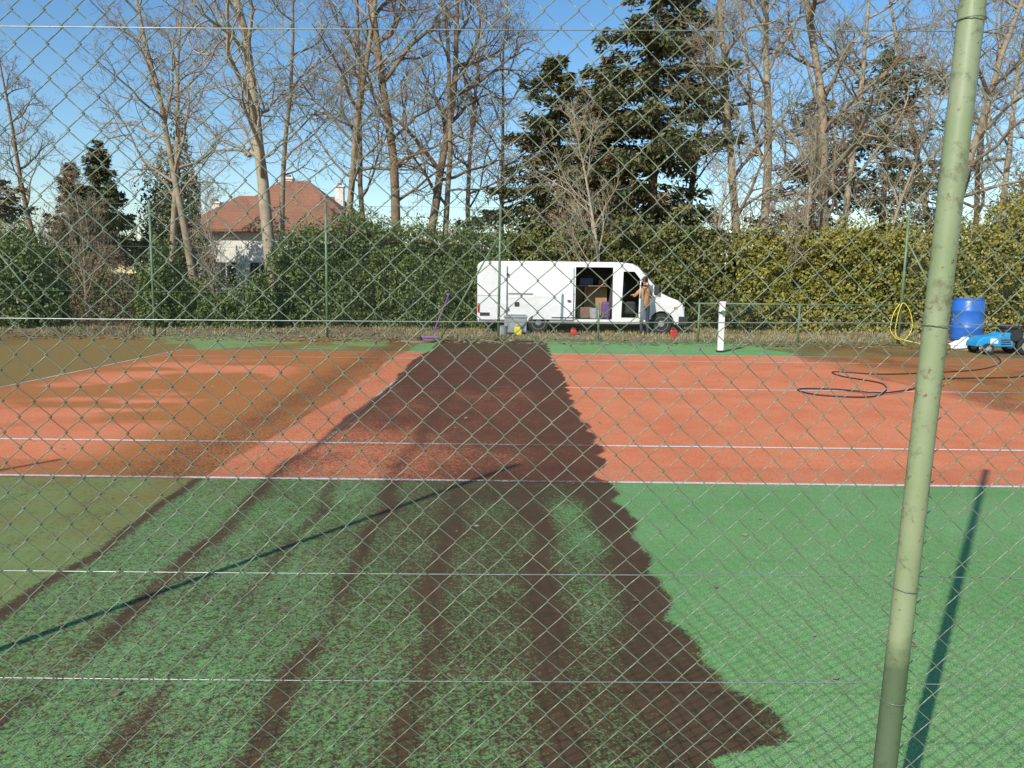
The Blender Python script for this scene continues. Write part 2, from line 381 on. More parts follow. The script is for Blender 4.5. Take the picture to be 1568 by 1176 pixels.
cutter([(3.36,.50),(4.20,.50),(4.30,.75),(4.30,1.22),(3.74,1.92),(3.40,1.92)],VY-.3,VY+.3)
arc=lambda cx,r,z=.32:[(cx-r,.1)]+[(cx-r*math.cos(t),z+r*math.sin(t)) for t in np.linspace(0,math.pi,14)]+[(cx+r,.1)]
cutter(arc(4.62,.40),VY-.3,VY+VW+.3); cutter(arc(.80,.37,.22),VY-.3,VY+VW+.3)
bpy.context.view_layer.update()
dg=bpy.context.evaluated_depsgraph_get(); me=bpy.data.meshes.new_from_object(body.evaluated_get(dg)); body.modifiers.clear(); body.data=me
for c in cut: bpy.data.objects.remove(c)
def wheel(x,y,side,nm,r=.325):
    lathe(nm+'_tyre',[(r*.6,.0),(r*.93,.0),(r,.03),(r,.15),(r*.93,.19),(r*.6,.19)],(x,y,r),m_tyre,van,36,'Y')
    yy=y+.02 if side==0 else y+.15
    lathe(nm+'_rim',[(.05,-.035),(.09,-.03),(.11,.0),(.19,.01),(.205,-.022),(.215,-.022),(.215,.02)] if side==0 else [(.05,.04),(.215,.04)],(x,yy,r),m_rim,van,28,'Y')
    if side==0:
        for q in range(8):
            a=q*math.pi/4; lathe(nm+'_slot%d'%q,[(.022,0),(.022,.006)],(x+.145*math.cos(a),yy-.004,r+.145*math.sin(a)),m_rub,van,10,'Y')
for i,x in enumerate((4.62,.80)):
    wheel(x,VY+.05,0,'near_wheel_%d'%i); wheel(x,VY+VW-.24,1,'far_wheel_%d'%i)
cbox('chassis',-.9,4.9,VY+.25,VY+VW-.25,.22,.42,m_rub,van)
def plate(name,pts,m,th=.0): return mesh_obj(name,pts,[tuple(range(len(pts)))],m,van)
c=VY+VW/2
plate('windscreen',[(3.955,c-.80,1.985),(3.955,c+.80,1.985),(4.575,c+.86,1.305),(4.575,c-.86,1.305)],m_gl)
bpy.data.objects['windscreen'].location=(.012,0,.012)
extr('front_bumper',[(5.15,.28),(5.40,.30),(5.43,.40),(5.42,.55),(5.15,.56)],VY-.01,VY+VW+.01,m_rub,van,.02)
cbox('grille',5.32,5.36,c-.45,c+.45,.62,.82,m_rub,van,.01)
for s in (-1,1): cbox('headlamp_%d'%(s+1),5.22,5.345,c+s*.72-.16,c+s*.72+.16,.66,.86,m_hl,van,.03)
cbox('side_indicator',4.98,5.08,VY+.0,VY+.03,.80,.86,m_lens,van,.006)
def strip(nm,x0,x1,z0,z1,m,y=VY-.006,d=.012):
    cbox(nm,x0,x1,y,y+d,z0,z1,m,van,.002)
sl=extr('sliding_door',[(.62,.42),(1.86,.42),(1.86,1.1),(1.86,2.03),(.66,2.03),(.62,1.9)],VY-.055,VY-.025,m_van,van,.012)
for v in sl.data.vertices: v.co.y+=.068*max(0,(v.co.z-1.1))/1.1
rd=extr('rear_door_folded_back',[(-1.10,.40),(-.20,.40),(-.20,2.06),(-.24,2.12),(-1.06,2.12),(-1.10,2.06)],VY-.075,VY-.035,m_van,van,.012)
for v in rd.data.vertices: v.co.y+=.068*max(0,(v.co.z-1.1))/1.1
strip('door_rail',-.15,1.9,1.20,1.225,mat('grey_trim',(.25,.25,.25),.6),VY-.004); strip('door_handle',1.68,1.78,.98,1.03,m_rub,VY-.085,.03)
strip('lower_rub_strip',-.16,.40,.50,.56,m_rub,VY-.010,.02); strip('lower_rub_strip_2',1.2,1.9,.47,.50,m_rub,VY-.066,.012)
strip('fuel_cap',.05,.19,.82,.95,m_rub,VY-.004,.01); strip('door_hinge_1',-.22,-.14,.7,.78,m_rub,VY-.05,.05); strip('door_hinge_2',-.22,-.14,1.75,1.83,m_rub,VY-.02,.05)
strip('rear_lamp',-1.09,-1.03,.62,.9,m_redl,VY-.09,.02); strip('door_number_plate',-1.02,-.72,.52,.62,m_rub,VY-.085,.01)
dd=bmesh.new()
P=[(0,.46),(0,1.12),(-.92,1.12),(-.92,.46)]
A=[dd.verts.new((x,0,z)) for x,z in P]; B=[dd.verts.new((x,.05,z)) for x,z in P]
dd.faces.new(A); dd.faces.new(B[::-1])
for i in range(4): dd.faces.new((A[i],B[i],B[(i+1)%4],A[(i+1)%4]))
door=bm_obj('cab_door',dd,m_van,van,.012)
fr=tube('cab_door_frame',[(0,.025,1.12),(-.50,.025,1.86),(-.86,.025,1.87),(-.92,.025,1.12)],.020,m_van,van,8)
mr=bmesh.new(); box(mr,.0,.16,-.22,-.04,1.22,1.50); mir=bm_obj('door_mirror',mr,m_rub,van,.03)
for o in (door,fr,mir): o.location=(4.30,VY+.01,0); o.rotation_euler=(0,0,math.radians(58))
cbox('shelf_back',1.2,3.05,VY+1.2,VY+1.23,.5,1.45,m_ply,van); cbox('shelf_top',1.2,3.05,VY+.75,VY+1.2,1.45,1.48,m_ply,van)
cbox('shelf_upright',2.28,2.31,VY+.75,VY+1.19,.47,1.44,m_ply,van)
cbox('partition',3.13,3.16,VY+.12,VY+VW-.14,.47,1.5,m_ply,van); cbox('tool_box',2.0,2.5,VY+.3,VY+.7,.46,.80,mat('brown_box',(.20,.12,.07),.7),van,.02)
cbox('blue_crate',2.1,2.55,VY+.8,VY+1.15,1.49,1.72,mat('blue_crate',(.03,.06,.15),.5),van,.02)
cbox('red_case',2.72,3.0,VY+.8,VY+1.1,1.49,1.66,mat('red_case',(.25,.04,.03),.5),van,.02)
cbox('purple_bag',2.78,3.04,VY+.12,VY+.45,.46,.98,mat('purple_cloth',(.12,.07,.18),.9),van,.07)
lathe('grey_bucket',[(.12,0),(.16,.30),(.17,.30),(.17,.32)],(2.55,VY+.28,.46),mat('grey_plastic',(.35,.36,.36),.5),van,24)
cbox('cab_seat',3.45,3.85,VY+.25,VY+.85,.6,1.0,m_rub,van,.06); cbox('cab_seat_back',3.36,3.52,VY+.25,VY+.85,1.0,1.62,m_rub,van,.06)
tube('steering_wheel',[(4.1+.10*math.cos(a)*.5,VY+.5+.2*math.sin(a),1.2+.18*math.cos(a)) for a in np.linspace(0,2*math.pi,21)],.015,m_rub,van,6)

# ---------------------------------------------------------------- worker standing at the cab, behind the open door
m_jk=mat('tan_work_jacket',(.50,.24,.10),.9,0,.25,8); m_tr=mat('dark_work_trousers',(.05,.055,.07),.9); m_skin=mat('skin',(.50,.27,.18),.5,0,.08,10); m_hair=mat('brown_hair',(.05,.03,.018),.7,0,.3,60); m_shoe=mat('work_boots',(.05,.035,.025),.7)
wk=empty('worker')
J=[];E=[];Rd=[]
def jt(p,r,par=None):
    J.append(p); Rd.append(r if isinstance(r,tuple) else (r,r))
    if par is not None: E.append((par,len(J)-1))
    return len(J)-1
pel=jt((0,0,.93),(.155,.115)); wa=jt((.01,.0,1.08),(.145,.105),pel); ch=jt((.02,.03,1.28),(.175,.12),wa); nb_=jt((.03,.06,1.44),(.085,.075),ch); nk=jt((.035,.085,1.51),(.052,.052),nb_); ntop=jt((.04,.10,1.56),(.05,.05),nk)
def arm(s,el,wr,hd):
    a=jt((s*.17+.02,.045,1.385),.068,ch); b=jt(el,.052,a); c_=jt(wr,.036,b); p_=jt(tuple(np.array(wr)*.45+np.array(hd)*.55),(.034,.020),c_); q=jt(hd,(.036,.018),p_)
    d=np.array(hd)-np.array(wr); d/=np.linalg.norm(d); sd_=np.cross(d,[0,0,1]); sd_/=np.linalg.norm(sd_)
    for f,L in zip((-1.5,-.5,.5,1.5),(.060,.075,.080,.068)):
        k1=np.array(hd)+d*.025+sd_*f*.017; k2=k1+d*L*.5+np.array([0,0,-.008]); k3=k2+d*L*.45+np.array([0,0,-.022])
        u=jt(tuple(k1),.0095,q); v_=jt(tuple(k2),.0088,u); jt(tuple(k3),.0075,v_)
    t1=np.array(wr)*.5+np.array(hd)*.5+sd_*-.038+d*.01; t2=t1+d*.035+sd_*-.018; u=jt(tuple(t1),.011,p_); jt(tuple(t2),.009,u)
arm(-1,(-.25,.20,1.17),(-.14,.42,1.22),(-.12,.50,1.21)); arm(1,(.29,.16,1.15),(.24,.38,1.08),(.23,.46,1.06))
for s in (-1,1):
    h=jt((s*.095,0,.86),.095,pel); k_=jt((s*.11,.03,.49),.062,h); cf=jt((s*.115,-.005,.33),.058,k_); a=jt((s*.12,-.01,.09),.042,cf); b=jt((s*.125,.07,.05),(.046,.036),a); jt((s*.135,.17,.035),(.04,.028),b)
me=bpy.data.meshes.new('worker_body'); me.from_pydata(J,E,[]); me.update()
wb=link(bpy.data.objects.new('body_and_clothes',me),wk)
md=wb.modifiers.new('skin','SKIN'); md.use_smooth_shade=True; md.branch_smoothing=.6
for i,r in enumerate(Rd): me.skin_vertices[0].data[i].radius=r
me.skin_vertices[0].data[0].use_root=True
md2=wb.modifiers.new('ss','SUBSURF'); md2.levels=1; md2.render_levels=1
bpy.context.view_layer.update(); dg=bpy.context.evaluated_depsgraph_get()
m2=bpy.data.meshes.new_from_object(wb.evaluated_get(dg)); wb.modifiers.clear(); wb.data=m2
m2.materials.clear()
for m in (m_jk,m_tr,m_skin,m_shoe): m2.materials.append(m)
for p in m2.polygons:
    c_=p.center
    if c_.z<.11: mi_=3
    elif c_.z<.90: mi_=1
    elif c_.z>1.50 or (c_.y>.40 and c_.x<.05) or (c_.y>.365 and c_.x>.1): mi_=2
    else: mi_=0
    p.material_index=mi_; p.use_smooth=True
bm=bmesh.new(); bmesh.ops.create_uvsphere(bm,u_segments=24,v_segments=18,radius=1)
for v in bm.verts:
    p=v.co; jaw=1-.22*max(0,-p.z)**1.2
    nose=.028*math.exp(-((p.x/.16)**2+((p.z+.08)/.16)**2))*(p.y>0); brow=.006*math.exp(-((p.z-.22)/.1)**2)*(p.y>.5)
    ear=.016*math.exp(-((p.y+.02)/.14)**2-((p.z+.02)/.2)**2)*(abs(p.x)>.85)
    chin=.010*math.exp(-((p.x/.3)**2+((p.z+.85)/.2)**2))
    v.co=Vector((p.x*.076*jaw+math.copysign(ear,p.x),p.y*.097*(1-.08*max(0,-p.z))+nose+brow+chin,p.z*.118))
hd_=bm_obj('head',bm,m_skin,wk,smooth=True)
bm=bmesh.new(); bmesh.ops.create_uvsphere(bm,u_segments=28,v_segments=20,radius=1)
dl=[v for v in bm.verts if v.co.z<-.45 or (v.co.y>.45 and v.co.z<.42) or (v.co.y>.05 and v.co.z<-.05)]
bmesh.ops.delete(bm,geom=dl,context='VERTS')
for v in bm.verts:
    p=v.co.copy(); n=.03*math.sin(11*p.x+7*p.z)+.02*math.sin(17*p.y); v.co=Vector((p.x*.084*(1+n),p.y*.107*(1+n)-.004,p.z*.127*(1+n)+.004))
hr_=bm_obj('hair',bm,m_hair,wk,smooth=True)
for s in (-1,1):
    bm=bmesh.new(); bmesh.ops.create_uvsphere(bm,u_segments=10,v_segments=8,radius=.011); o=bm_obj('eye_%d'%(s+1),bm,m_white,wk,smooth=True); o.location=(.04+s*.028,.10+.085,1.66)
    bm=bmesh.new(); bmesh.ops.create_uvsphere(bm,u_segments=10,v_segments=8,radius=.006); o=bm_obj('pupil_%d'%(s+1),bm,m_hair,wk,smooth=True); o.location=(.04+s*.028,.10+.093,1.66)
bm=bmesh.new(); box(bm,-.022,.022,-.004,.004,-.004,.004); o=bm_obj('mouth',bm,mat('lips',(.35,.12,.10),.5),wk,.002); o.location=(.04,.10+.088,1.595)
hd_.location=(.04,.10,1.655); hr_.location=(.04,.10,1.655)
wk.location=(4.02,VY-.40,0); wk.rotation_euler=(0,0,math.radians(28))

# ---------------------------------------------------------------- small things beside the van
m_yel=mat('yellow_plastic',(.75,.62,.03),.4); m_rp=mat('red_plastic',(.45,.04,.03),.4); m_grp=mat('grey_box_plastic',(.30,.32,.32),.5); m_blk=mat('black_rubber_hose',(.02,.02,.021),.6)
def jerry(name,x,y,m,w=.22,h=.32,z=0.0,s=1):
    e=empty(name,(0,0,0)); cbox('tank',x,x+w,y,y+.14,z,z+h*.82,m,e,.03)
    tube('handle',[(x+.03,y+.07,z+h*.78),(x+.05,y+.07,z+h),(x+w-.08,y+.07,z+h),(x+w-.05,y+.07,z+h*.78)],.014,m,e,8)
    lathe('cap',[(.025,0),(.025,.035)],(x+w-.04,y+.07,z+h*.82),m_rub,e,14); return e
jerry('yellow_jerrycan',.05,22.4,m_yel); jerry('red_fuel_can',4.55,22.0,m_rp,.20,.30); jerry('red_fuel_can',1.75,23.0,m_rp,.18,.2)
gb=empty('grey_equipment_box'); cbox('body',-.25,.42,22.75,23.1,.06,.50,m_grp,gb,.03); cbox('lid',-.27,.44,22.73,23.12,.50,.57,m_grp,gb,.02); cbox('feet',-.2,.37,22.78,23.07,0,.06,m_rub,gb)
bk=empty('plastic_bucket'); lathe('pail',[(.11,0),(.15,.30),(.165,.30),(.165,.325),(.15,.325),(.10,.02)],(-.28,22.0,0),mat('dull_plastic',(.3,.33,.33),.5),bk)
tube('bail',[(-.28+.155*math.cos(a),22.0,.31+.13*math.sin(a)) for a in np.linspace(0,math.pi,13)],.005,m_dark,bk,6)
br=empty('push_broom'); m_pur=mat('purple_handle',(.22,.10,.30),.5)
tube('handle',[(-2.15,YF-.45,.10),(-1.72,YF-.06,1.25)],.018,m_pur,br,10); cbox('head',-2.42,-1.95,YF-.50,YF-.42,.06,.11,m_pur,br,.01)
for q in range(16): tube('bristle_%d'%q,[(-2.40+.028*q,YF-.46,.065),(-2.41+.029*q,YF-.47,.006)],.010,m_rub,br,5)
dr=empty('drain_cover'); lathe('rim',[(.42,0),(.42,.05),(.36,.06),(.33,.045),(.02,.045)],(-2.4,19.7,.008),mat('rusty_steel',(.24,.16,.10),.7,.2,.3,20),dr,32)
lathe('hub',[(.08,0),(.07,.07),(.02,.08)],(-2.4,19.7,.05),m_dark,dr,16)

m_blue=mat('blue_barrel_plastic',(.03,.14,.50),.35,0,.1,4); m_cy=mat('blue_machine_shell',(.02,.30,.60),.3,0,.1,5)
ba=empty('blue_barrel'); bx,by=11.95,20.15
lathe('drum',[(.02,0),(.33,0),(.36,.03),(.38,.10),(.38,.30),(.395,.33),(.395,.37),(.38,.40),(.38,.74),(.395,.77),(.395,.81),(.38,.84),(.38,1.00),(.35,1.06),(.36,1.07),(.36,1.11),(.33,1.11),(.33,1.07),(.02,1.07)],(bx,by,.17),m_blue,ba,40)
lathe('bung',[(.04,0),(.04,.03)],(bx-.18,by-.08,1.24),m_white,ba,14)
pl=empty('wooden_pallet')
for q in range(5): cbox('slat_%d'%q,bx-.5+.21*q,bx-.36+.21*q,by-.42,by+.42,.125,.165,m_ply,pl,.004)
for q in range(3): cbox('bearer_%d'%q,bx-.5,bx+.48,by-.42+.37*q,by-.34+.37*q,.008,.125,m_ply,pl,.004)
sk_=empty('white_plastic_sack')
bm=bmesh.new(); bmesh.ops.create_icosphere(bm,subdivisions=4,radius=1)
for v in bm.verts:
    p=v.co.copy(); n=.16*math.sin(5*p.x+2*p.z)+.10*math.sin(9*p.y+4*p.x)+.08*math.sin(13*p.z)
    v.co=Vector((p.x*.34*(1+n),p.y*.22*(1+n),max(-.12,p.z*.17*(1+n))))+Vector((11.35,19.1,.13))
bm_obj('sack',bm,m_white,sk_,smooth=True)
ma=empty('pressure_washer_cart'); mx,my=11.55,18.2
A=[(-.62,.18),(-.60,.30),(-.45,.42),(-.10,.46),(.0,.52),(.18,.52),(.26,.40),(.26,.18)]
extr('shell',[(mx+x,z) for x,z in A],my-.22,my+.24,m_cy,ma,.03)
cbox('engine_block',mx+.05,mx+.50,my-.18,my+.20,.28,.60,m_dark,ma,.04); cbox('engine_tank',mx+.08,mx+.42,my-.16,my+.18,.60,.70,m_rub,ma,.04)
lathe('recoil_starter',[(.12,0),(.13,.02),(.11,.06),(.03,.07)],(mx+.28,my-.25,.44),m_rub,ma,24,'Y')
tube('exhaust',[(mx+.4,my-.1,.55),(mx+.55,my-.12,.58),(mx+.66,my-.12,.52)],.045,m_dark,ma,12)
for q,(wx,r) in enumerate(((-.38,.13),(.50,.20))):
    for yy in (my-.34,my+.24): 
        lathe('wheel_%d_%d'%(q,int(yy>my)),[(r*.55,.02),(r*.9,.0),(r,.02),(r,.08),(r*.9,.10),(r*.55,.08)],(mx+wx,yy,r+.008),m_tyre,ma,28,'Y')
        lathe('hub_%d_%d'%(q,int(yy>my)),[(.02,.005),(r*.56,.02),(r*.56,.08)],(mx+wx,yy,r+.008),m_rim,ma,20,'Y')
tube('handle_bar',[(mx+.5,my-.2,.3),(mx+.72,my-.2,.72),(mx+.74,my+.22,.72),(mx+.52,my+.22,.3)],.016,m_dark,ma,10)
cbox('pressure_gauge_panel',mx-.30,mx-.12,my-.235,my-.222,.26,.38,m_white,ma,.004)
for q in range(3): cbox('vent_%d'%q,mx-.05,mx+.18,my-.236,my-.224,.24+.05*q,.26+.05*q,m_rub,ma,.003)

def spl(P,n=10):
    P=[np.array(p,float) for p in P]; P=[P[0]]+P+[P[-1]]; out=[]
    for i in range(1,len(P)-2):
        for t in np.linspace(0,1,n,endpoint=False):
            a,b,c_,d=P[i-1:i+3]; out.append(.5*((2*b)+(-a+c_)*t+(2*a-5*b+4*c_-d)*t*t+(-a+3*b-3*c_+d)*t**3))
    out.append(P[-2]); return out
hz=.016
tube('garden_hose',spl([(11.2,18.0,.1),(10.4,16.2,hz),(9.0,14.6,hz),(7.6,13.9,hz),(6.6,13.6,hz),(5.9,13.9,hz),(5.75,13.2,hz),(6.0,12.3,hz),(5.5,11.2,hz),(5.0,10.75,hz),(4.4,10.95,hz),(4.35,11.5,hz),(4.9,11.55,hz),(5.45,11.1,hz+.02),(6.4,11.9,hz),(7.4,13.0,hz),(8.9,13.4,hz),(10.5,14.6,hz),(13,15.0,hz)]),.0115,m_blk,None,8)
yh=spl([(10.42,YF-.1,1.1),(10.25,YF-.12,.8),(10.22,YF-.14,.35),(10.55,YF-.16,.12),(10.78,YF-.14,.45),(10.70,YF-.12,.9),(10.5,YF-.1,1.12),(10.36,YF-.14,.70),(10.36,YF-.17,.25),(10.7,YF-.3,.1),(11.2,YF-1.0,hz),(11.4,19.0,hz),(11.2,18.5,.05)])
tube('yellow_hose',yh,.011,m_yel,None,8)
tube('court_edge_hose',spl([(-1.1,YF-.6,hz),(-.3,YF-.9,hz),(.6,YF-.5,hz),(2.2,YF-.35,hz),(4,YF-.6,hz),(6,YF-.4,hz),(8.5,YF-.8,hz),(10.4,YF-.5,hz)]),.014,mat('green_hose',(.05,.13,.06),.5),None,7)

# ---------------------------------------------------------------- vegetation
def leaf_mat(name,a,b,c,scale=.6,trans=0):
    t=NT(name); r=t.attr('rnd'); n=t.noise(scale,2,.6); n2=t.noise(scale*6,1,.5)
    col=t.mix(t.rng(n,.36,.64),a,b); col=t.mix(t.rng(t.math('ADD',r,t.math('MULTIPLY',n2,.5)),.6,1.2),col,c)
    return t.fin(col,.55,spec=.35)
def leaves(P,size,asp=.5,rng=RNG,D=None,jit=1.0):
    n=len(P); u=rng.normal(size=(n,3))
    if D is not None: u=D+jit*.5*u
    u/=np.linalg.norm(u,axis=1)[:,None]+1e-9
    w_=np.cross(u,rng.normal(size=(n,3))); w_/=np.linalg.norm(w_,axis=1)[:,None]+1e-9
    s=size*(.6+.8*rng.random(n))[:,None]; a=u*s; b=w_*s*asp
    V=np.stack([P-a*.5,P+b*.5-a*.1,P+a*.5,P-b*.5-a*.1],1).reshape(-1,3)
    Q=np.arange(4*n).reshape(n,4); return V,Q,np.repeat(rng.random(n),4)
m_core=mat('dark_core_filler',(.025,.032,.012),1,0,.3,2)  # dark tone for the solid filler cores behind the leaves

def hedge(name,x0,x1,y0,y1,hf,m,dens=520,size=.11,seed=0,rag=.16):
    e=empty(name); rng=np.random.default_rng(seed)
    hh=lambda x:hf(x)*(1+rag*(fb(x*1.0,x*0,seed)-.5)*2+rag*.4*(vn(x*3.3,x*0,seed+7)-.5))
    n=int((x1-x0)*3.4*dens); x=rng.uniform(x0,x1,n); h=hh(x); z=h*rng.random(n)**.9
    bulge=1.0*(fb(x*1.0,z*.8,seed+3)-.5)+.4*(vn(x*4,z*4,seed+4)-.5)
    y=y0+bulge*1.1+.35*(z/np.maximum(h,.1))**6+np.abs(rng.normal(0,.10,n))
    P1=np.stack([x,y,z],-1)
    n2=int((x1-x0)*(y1-y0)*dens*.6); x=rng.uniform(x0,x1,n2); y=rng.uniform(y0,y1,n2); h=hh(x)
    z=h+.5*(fb(x*2,y*2,seed+5)-.5)-np.abs(rng.normal(0,.1,n2))+.6*rng.random(n2)**5
    P=np.concatenate([P1,np.stack([x,y,z],-1)]); D=np.zeros_like(P); D[:,2]=.5; D[:,1]=-.3
    V,Q,r=leaves(P,size,.55,rng,D,1.6); fast_obj('foliage',V,Q,m,e,attrs={'rnd':r})
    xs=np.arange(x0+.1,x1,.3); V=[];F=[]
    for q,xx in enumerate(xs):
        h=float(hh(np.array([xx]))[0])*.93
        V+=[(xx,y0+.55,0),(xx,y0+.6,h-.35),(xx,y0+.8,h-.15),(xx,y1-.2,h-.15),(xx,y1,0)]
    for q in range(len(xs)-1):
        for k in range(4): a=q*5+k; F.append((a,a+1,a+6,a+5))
    mesh_obj('foliage_core',V,F,m_core,e); return e  # solid dark filler slab, put in to stop views through the hedge
def bush(name,x,y,rx,ry,h,m,n=9000,size=.12,seed=0,core=True,z0=0,asp=.5,lump=.4):
    e=empty(name); rng=np.random.default_rng(seed+100)
    d=rng.normal(size=(n,3)); d/=np.linalg.norm(d,axis=1)[:,None]; d[:,2]=np.abs(d[:,2])*1.0 if z0==0 else d[:,2]
    th=np.arctan2(d[:,1],d[:,0]); lum=1+lump*(fb(th*1.6+10,d[:,2]*3+5,seed)-.5)*2+.25*(vn(th*5+20,d[:,2]*8,seed+1)-.5)
    r=(1-.35*rng.random(n)**2)*lum
    P=np.stack([x+d[:,0]*rx*r,y+d[:,1]*ry*r,z0+d[:,2]*h*r if z0==0 else z0+(d[:,2]*.5+.5)*(h-z0)*r],-1)
    V,Q,rr=leaves(P,size,asp,rng,np.tile([0,0,.4],(n,1)),1.5); fast_obj('foliage',V,Q,m,e,attrs={'rnd':rr})
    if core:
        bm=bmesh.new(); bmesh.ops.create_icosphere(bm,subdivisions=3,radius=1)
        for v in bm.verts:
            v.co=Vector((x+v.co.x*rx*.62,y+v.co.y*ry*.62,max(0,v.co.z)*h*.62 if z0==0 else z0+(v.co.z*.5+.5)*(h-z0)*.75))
        bm_obj('foliage_core',bm,m_core,e)  # solid dark filler core put inside the leaf cloud, not modelled branches
    return e
lm_dark=leaf_mat('cypress_hedge_leaves',(.070,.118,.028),(.110,.155,.042),(.175,.21,.065))
lm_olive=leaf_mat('olive_hedge_leaves',(.15,.170,.032),(.25,.225,.040),(.33,.28,.065),.5)
lm_spruce=leaf_mat('spruce_needles',(.055,.085,.034),(.095,.112,.045),(.20,.17,.075),.9)
lm_spruce2=leaf_mat('brownish_needles',(.12,.12,.050),(.22,.155,.075),(.30,.20,.11),.9)
lm_brown=leaf_mat('dry_brown_leaves',(.26,.165,.11),(.21,.14,.09),(.36,.24,.14),1.2)
lm_far=leaf_mat('distant_twigs',(.24,.19,.16),(.20,.16,.14),(.29,.25,.20),.2)
lm_pink=leaf_mat('pink_blossom',(.62,.36,.42),(.55,.32,.38),(.75,.50,.55),1.2)
lm_grey=leaf_mat('pale_shrub_leaves',(.16,.19,.08),(.20,.21,.11),(.32,.32,.19),1.0)
sm=lambda pts:(lambda x:np.interp(x,[p[0] for p in pts],[p[1] for p in pts]))
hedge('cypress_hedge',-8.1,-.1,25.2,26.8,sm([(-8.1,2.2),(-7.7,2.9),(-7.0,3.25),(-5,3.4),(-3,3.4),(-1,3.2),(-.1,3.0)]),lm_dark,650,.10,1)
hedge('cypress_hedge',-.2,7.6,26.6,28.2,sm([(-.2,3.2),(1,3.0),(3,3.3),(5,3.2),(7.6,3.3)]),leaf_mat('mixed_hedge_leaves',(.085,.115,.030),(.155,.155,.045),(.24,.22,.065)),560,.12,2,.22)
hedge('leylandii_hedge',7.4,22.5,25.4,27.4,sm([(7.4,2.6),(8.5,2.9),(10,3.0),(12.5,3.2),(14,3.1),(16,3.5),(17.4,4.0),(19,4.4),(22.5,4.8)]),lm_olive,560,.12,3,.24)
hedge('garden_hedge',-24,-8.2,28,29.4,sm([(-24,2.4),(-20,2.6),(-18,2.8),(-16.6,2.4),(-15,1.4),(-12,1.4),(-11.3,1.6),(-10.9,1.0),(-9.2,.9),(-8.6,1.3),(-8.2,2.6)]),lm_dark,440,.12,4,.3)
bush('brown_shrub',-13.0,24.5,1.2,.9,2.7,lm_brown,8000,.07,5,False,lump=.5,asp=.2)
bush('brown_shrub',-17.0,26,1.2,.9,3.0,lm_brown,8000,.07,55,False,lump=.5,asp=.2)
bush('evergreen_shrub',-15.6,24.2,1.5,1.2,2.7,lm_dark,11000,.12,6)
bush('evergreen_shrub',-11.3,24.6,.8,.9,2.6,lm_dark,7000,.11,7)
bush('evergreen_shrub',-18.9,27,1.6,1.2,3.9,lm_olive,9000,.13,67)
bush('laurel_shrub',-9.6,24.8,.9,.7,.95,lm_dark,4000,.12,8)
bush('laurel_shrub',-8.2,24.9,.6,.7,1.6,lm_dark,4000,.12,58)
bush('flowering_shrub',-9.6,26.6,1.3,.8,2.0,lm_grey,1400,.10,9,False)
bush('broad_evergreen_tree',24.2,34,3.6,3,7.4,lm_olive,16000,.17,11)
bush('broad_evergreen_tree',19.5,27.5,2.4,2.0,4.9,lm_olive,14000,.14,12)
bush('rounded_evergreen_tree',-18.3,42,1.9,1.9,7.6,lm_spruce,14000,.2,13,True,0,.5,.5)
bush('pink_blossom_tree',-3.2,45,1.6,1.4,4.6,lm_pink,2600,.16,14,False,2.4)

def conifer(name,x,y,H,R,m,seed,z0=.8,nw=26,dens=1.0,size=.26,tip=.85,lean=0,droop=.25,gap=.12):
    e=empty(name); rng=np.random.default_rng(seed); Ps=[];Ds=[];TV=[];TF=[]
    tube('trunk',[(x+lean*t*H,y,t*H) for t in np.linspace(0,1,8)],.1,m_bark,e,8,radii=[.018*H*(1-t*.93) for t in np.linspace(0,1,8)])
    for wq in range(nw):
        t=(wq+rng.random()*.8)/nw; z=z0+(H-z0)*t
        L0=R*(1-t)**tip*(.9+.2*rng.random())+.15
        for b in range(int(rng.integers(5,8))):
            if rng.random()<gap: continue
            L=L0*rng.uniform(.45,1.25); az=rng.uniform(0,2*math.pi); d=np.array([math.cos(az),math.sin(az),0])
            n=int(L*110*dens)+14; s=rng.random(n)**.75
            el=.25*(t)-.1+rng.normal(0,.10); zc=z+L*(el*s-droop*s**1.6+.12*s**4)
            lat=rng.normal(0,1,n)*(.10+.20*L*(s*(1.08-s))*1.1); perp=np.array([-d[1],d[0],0])
            P=np.outer(s*L,d)+np.outer(lat,perp); P[:,0]+=x+lean*z; P[:,1]+=y; P[:,2]=zc-np.abs(rng.normal(0,.20,n))-.10*np.abs(lat)
            D=np.outer(np.ones(n),d)*.8+np.outer(np.sign(lat)*.6,perp); D[:,2]=-.35
            Ps.append(P);Ds.append(D)
            c0=len(TV); 
            for q in range(4):
                ss=q/3; pp=np.array([x+lean*z,y,z])+d*ss*L*.85+np.array([0,0,L*(el*ss-droop*ss**1.6+.12*ss**4)*.9]); rr=.02*(1.1-ss)+.004
                TV+=[pp+perp*rr,pp-perp*rr,pp+np.array([0,0,rr*1.6])]
            for q in range(3):
                for k in range(3): a=c0+q*3+k; b_=c0+q*3+(k+1)%3; TF.append((a,b_,b_+3,a+3))
    P=np.concatenate(Ps);D=np.concatenate(Ds); V,Q,r=leaves(P,size,.32,rng,D,.9)
    fast_obj('needle_sprays',V,Q,m,e,attrs={'rnd':r}); fast_obj('limbs',np.array(TV),np.array(TF),m_bark,e); return e
def bark(name,a,b):
    t=NT(name); n=t.noise(3,2,.6); n2=t.noise(25,1,.6); c=t.mix(t.rng(n,.35,.65),a,b); c=t.mix(t.rng(n2,.5,.7,0,.5),c,tuple(q*.5 for q in a)); return t.fin(c,.9,spec=.2)
m_bark=bark('dark_bark',(.12,.085,.06),(.17,.13,.09)); m_bark1=bark('grey_brown_bark',(.27,.21,.14),(.37,.295,.20)); m_bark2=bark('pale_bark',(.34,.275,.19),(.44,.365,.265)); m_bark3=bark('brown_bark',(.22,.15,.095),(.29,.205,.13))
